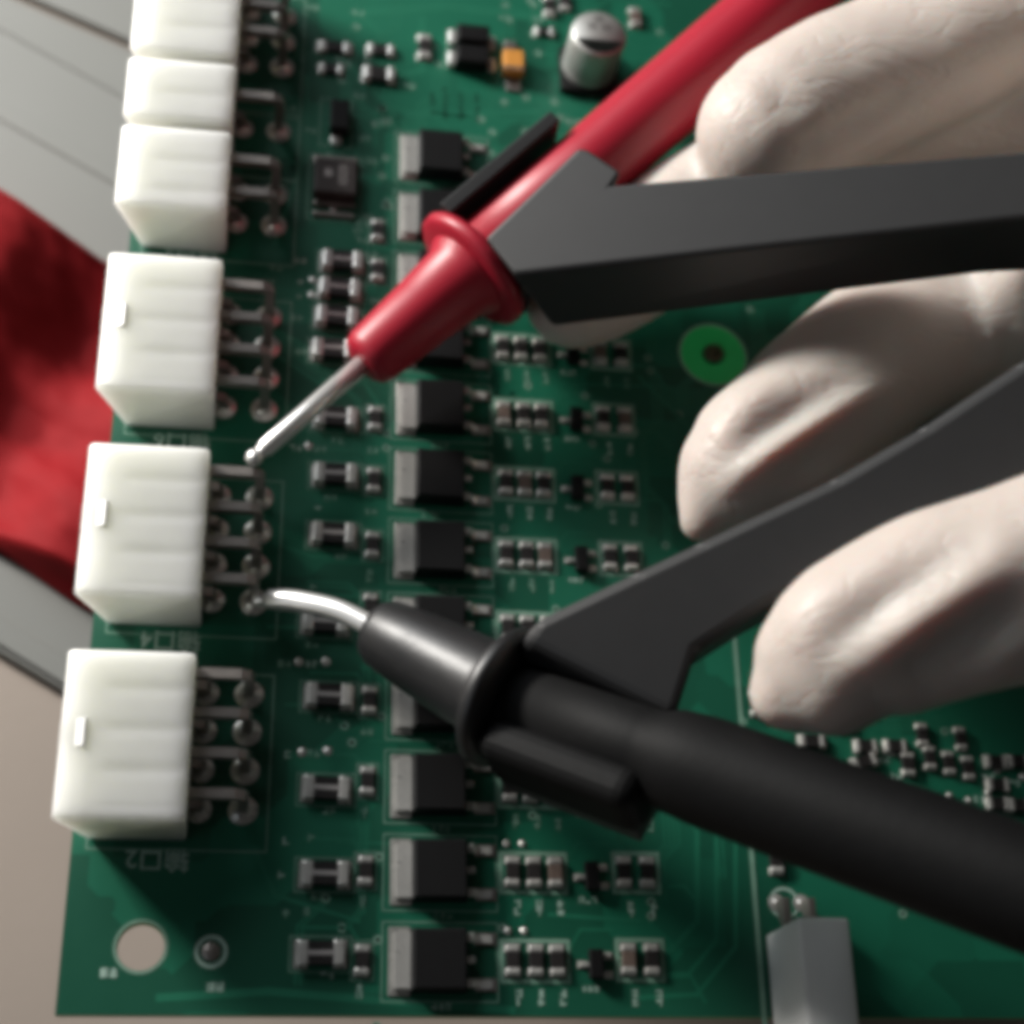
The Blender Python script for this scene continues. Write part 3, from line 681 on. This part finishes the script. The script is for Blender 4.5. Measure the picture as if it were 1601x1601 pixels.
# ================================================================ tweezer-like holder carrying both probes
hold = empty('probe_holder', U(1700, 520, 30)); HO = hold.location.copy()
tag(hold, 'black plastic tweezer holder with two arms clipped to the probes', 'probe holder')
def hz(px, z0, z1, xa, xb): return z0 + (z1 - z0) * (px - xa) / (xb - xa)
def on_plane(px, py, Q, nrm):
    d = ROT @ Vector(((px - 800.5) / F_PX, -(py - 800.5) / F_PX, -1.0))
    return CAM_LOC + d * ((Q - CAM_LOC).dot(nrm) / d.dot(nrm))
def arm(top, plane, d0, d1, xa, xb, under={}, bev=0.5):
    a, b, c = (U(*q) for q in plane); nrm = (b - a).cross(c - a).normalized()
    T = [on_plane(x, y, a, nrm) for x, y in top]
    Bt = [q - Vector((0, 0, hz(x, d0, d1, xa, xb))) for q, (x, y) in zip(T, top)]
    for k, (x, y) in under.items(): Bt[k] = U(x, y, Bt[k].z)
    return link('arm', prism_mesh('arm', [q - HO for q in T], [q - HO for q in Bt], 'black_clip', bev, 3), hold)
arm([(757, 372), (905, 229), (920, 232), (972, 268), (958, 288), (1601, 236), (2150, 205), (2150, 295), (1601, 340), (803, 429)],
    ((757, 372, 21.6), (803, 429, 22.2), (1601, 290, 44.5)), 7.8, 10.5, 757, 1601, {0: (812, 436), 9: (866, 512)})
arm([(815, 1003), (840, 966), (1000, 889), (1100, 842), (1310, 742), (1450, 660), (1601, 560), (2150, 210), (2150, 330), (1601, 760), (1400, 850), (1200, 948), (1092, 1018), (1058, 1126)],
    ((815, 1003, 22.5), (1058, 1126, 25.5), (1601, 660, 46)), 6.5, 9.5, 815, 1601, {}, 1.1)
def along_axis(A, D, s, off, up):
    side = D.cross(Vector((0, 0, 1))).normalized(); nrm = side.cross(D).normalized()
    return A + D * s + side * off + nrm * up
def clip_wall(A, D, s0, s1, off0, off1, u0, u1, name='clip_wall', bev=0.25, m='black_clip'):
    a = [along_axis(A, D, s, o, u1) - HO for s, o in ((s0, off0), (s1, off0), (s1, off1), (s0, off1))]
    b = [along_axis(A, D, s, o, u0) - HO for s, o in ((s0, off0), (s1, off0), (s1, off1), (s0, off1))]
    return link(name, prism_mesh(name, a, b, m, bev, 4), hold)
# outer walls of the two clips (the inner walls are the wedge ends of the arms), and the saddles below the probes
clip_wall(R_A, R_D, fl + 2.5, fl + 20.5, -7.0, -5.3, -3.5, 4.4)
clip_wall(R_A, R_D, fl + 2.5, fl + 19.0, -7.0, 5.2, -6.6, -4.9, 'saddle')
clip_wall(R_A, R_D, fl + 2.5, fl + 12.0, 4.2, 6.4, -6.0, 3.0, 'clip_wall')
clip_wall(F2, D3, 1.0, 18.5, 2.8, 7.1, -4.5, 3.0, bev=1.8, m='black_grip')
clip_wall(F2, D3, 1.6, 17.5, -5.2, 6.4, -6.6, -4.4, 'saddle')
clip_wall(F2, D3, 1.6, 15.5, -6.2, -4.9, -6.0, 2.0, 'clip_wall')
e0 = U(2150, 250, 58) - HO
link('spring_bend', tube_mesh('spring_bend', [e0 + Vector((-3, 2, -4)), e0 + Vector((4, 0, -3)), e0 + Vector((8, -1, -3))], [6.5, 6.5, 4], 24, 'black_clip'), hold)

# ================================================================ gloved hand
def hand():
    chains = [
      # finger over the red probe, above the upper arm
      [(1198, 205, 25.0, 8.1), (1226, 190, 25.3, 8.8), (1326, 137, 27, 9.2), (1440, 84, 30, 8.9), (1600, -8, 37, 9.2), (1800, -120, 50, 10), (2050, 60, 60, 14)],
      # finger under the upper arm, its tip showing beyond the clip
      [(902, 463, 8.0, 6.4), (935, 442, 8.8, 7.1), (1080, 345, 12.5, 7.8), (1250, 250, 16, 8.2), (1450, 200, 19, 8.4), (1620, 190, 23, 8.8), (1800, 150, 34, 10), (2050, 120, 58, 14)],
      # finger between the arms
      [(1162, 740, 17.0, 7.3), (1187, 717, 17.5, 8.2), (1282, 637, 17.0, 9.0), (1388, 550, 16.5, 9.2), (1530, 490, 17, 9.6), (1750, 400, 32, 11), (2050, 300, 54, 15)],
      # finger below the lower arm
      [(1302, 1040, 36.5, 6.6), (1335, 1005, 38, 8.0), (1470, 945, 41, 8.7), (1620, 905, 44, 9.0), (1800, 830, 48, 10.2), (2050, 560, 54, 15)],
      # loose glove ends beyond the finger tips
      [(1150, 752, 16.5, 6.0), (1112, 792, 15.8, 4.4), (1100, 812, 15.3, 2.8)],
      [(1290, 1028, 36, 6.6), (1252, 1058, 35, 5.8), (1232, 1082, 34.2, 3.8)],
      # palm mass, out of frame
      [(2050, 60, 56, 15), (2080, 250, 55, 17), (2080, 480, 53, 17), (2060, 600, 52, 15)],
      [(2080, 250, 55, 17), (2250, 150, 58, 19), (2450, 0, 60, 20)],
    ]
    bm = bmesh.new()
    for ch in chains:
        W = [(U(x, y, z), r) for x, y, z, r in ch]
        # densify
        P_, R_ = [], []
        for i in range(len(W) - 1):
            p0 = W[max(i - 1, 0)]; p1 = W[i]; p2 = W[i + 1]; p3 = W[min(i + 2, len(W) - 1)]
            for j in range(6):
                t = j / 6
                P_.append(0.5 * ((2 * p1[0]) + (p2[0] - p0[0]) * t + (2 * p0[0] - 5 * p1[0] + 4 * p2[0] - p3[0]) * t * t + (3 * p1[0] - p0[0] - 3 * p2[0] + p3[0]) * t ** 3))
                R_.append(p1[1] + (p2[1] - p1[1]) * t)
        P_.append(W[-1][0]); R_.append(W[-1][1])
        # round ends
        d0 = (P_[0] - P_[1]).normalized(); d1 = (P_[-1] - P_[-2]).normalized()
        pre = [(P_[0] + d0 * R_[0] * math.sin(a), R_[0] * math.cos(a)) for a in [math.radians(q) for q in (85, 68, 50, 32, 16)]]
        post = [(P_[-1] + d1 * R_[-1] * math.sin(a), R_[-1] * math.cos(a)) for a in [math.radians(q) for q in (16, 32, 50, 68, 85)]]
        allp = [q[0] for q in pre] + P_ + [q[0] for q in post]; allr = [q[1] for q in pre] + R_ + [q[1] for q in post]
        bm_tube(bm, allp, allr, 28)
    me = finish(bm, 'hand_raw')
    o = bpy.data.objects.new('hand_raw', me); COL.objects.link(o)
    md = o.modifiers.new('r', 'REMESH'); md.mode = 'VOXEL'; md.voxel_size = 0.8
    ms = o.modifiers.new('s', 'SMOOTH'); ms.factor = 0.5; ms.iterations = 12
    h = bpy.data.meshes.new_from_object(o.evaluated_get(bpy.context.evaluated_depsgraph_get()))
    bpy.data.objects.remove(o); h.name = 'hand'
    n = len(h.vertices); co = np.empty(n * 3); h.vertices.foreach_get('co', co); co = co.reshape(-1, 3)
    no = np.empty(n * 3); h.vertices.foreach_get('normal', no); no = no.reshape(-1, 3)
    # glove wrinkles: ridges (+) and creases (-) along measured lines, in 3-D
    disp = np.zeros(n)
    rel = (co - np.array(CAM_LOC)) @ np.array(ROT)
    sx = 800.5 + F_PX * rel[:, 0] / -rel[:, 2]; sy = 800.5 - F_PX * rel[:, 1] / -rel[:, 2]
    face = np.clip(np.einsum('ij,ij->i', no, (np.array(CAM_LOC) - co) / np.linalg.norm(np.array(CAM_LOC) - co, axis=1)[:, None]) * 2.5, 0, 1)
    def ridge(pts, amp, wd):
        Q = np.array([p[:2] for p in pts], float); S_ = np.stack([sx, sy], 1); best = np.full(n, 1e9); tt = np.zeros(n); Ls = len(Q) - 1
        for i in range(Ls):
            a, b = Q[i], Q[i + 1]; ab = b - a; t = np.clip(((S_ - a) @ ab) / (ab @ ab), 0, 1)
            d = np.linalg.norm(S_ - (a + t[:, None] * ab), axis=1) / 16.0; m_ = d < best
            best[m_] = d[m_]; tt[m_] = (i + t[m_]) / Ls
        disp[:] += amp * face * np.exp(-(best / wd) ** 2) * np.sin(np.pi * np.clip(tt * 0.9 + 0.05, 0, 1)) ** 0.7
    ridge([(1138, 760), (1210, 700), (1300, 645), (1390, 598)], 1.0, 1.2)
    ridge([(1150, 705), (1215, 662), (1310, 605)], -1.0, 1.7)
    ridge([(1105, 700), (1160, 640), (1215, 600)], 0.7, 1.6)
    ridge([(1190, 775), (1270, 725), (1350, 690)], -0.9, 1.8)
    ridge([(1240, 780), (1300, 745), (1345, 690)], 0.8, 1.8)
    ridge([(1275, 1030), (1340, 975), (1420, 915), (1510, 865)], -1.1, 2.3)
    ridge([(1355, 1020), (1430, 970), (1510, 915), (1600, 850)], 1.0, 2.6)
    ridge([(1400, 1070), (1500, 1010), (1610, 940)], -1.1, 2.6)
    ridge([(1205, 1105), (1240, 1095), (1280, 1110)], -0.25, 1.8)
    ridge([(1450, 1090), (1540, 1050), (1620, 1000)], 1.0, 2.2)
    ridge([(1212, 130), (1222, 165), (1232, 150)], -0.35, 1.9)
    ridge([(1260, 235), (1340, 195), (1430, 140)], -0.8, 1.8)
    ridge([(1545, 480), (1550, 530), (1535, 590)], 0.9, 1.5)
    for i in range(n):
        p = co[i] * 0.13
        disp[i] += 0.28 * noise.noise((p[0], p[1], p[2])) + 0.07 * noise.noise((p[0] * 2.6 + 9, p[1] * 2.6, p[2] * 2.6))
    co += no * disp[:, None]
    h.vertices.foreach_set('co', co.ravel()); h.update()
    for p in h.polygons: p.use_smooth = True
    h.materials.clear(); h.materials.append(M['glove'])
    org = Vector(U(2080, 300, 50))
    h.transform(Matrix.Translation(-org))
    o = link('hand', h, None, None, org); tag(o, 'hand in a thin white latex glove gripping the black holder', 'hand')
hand()
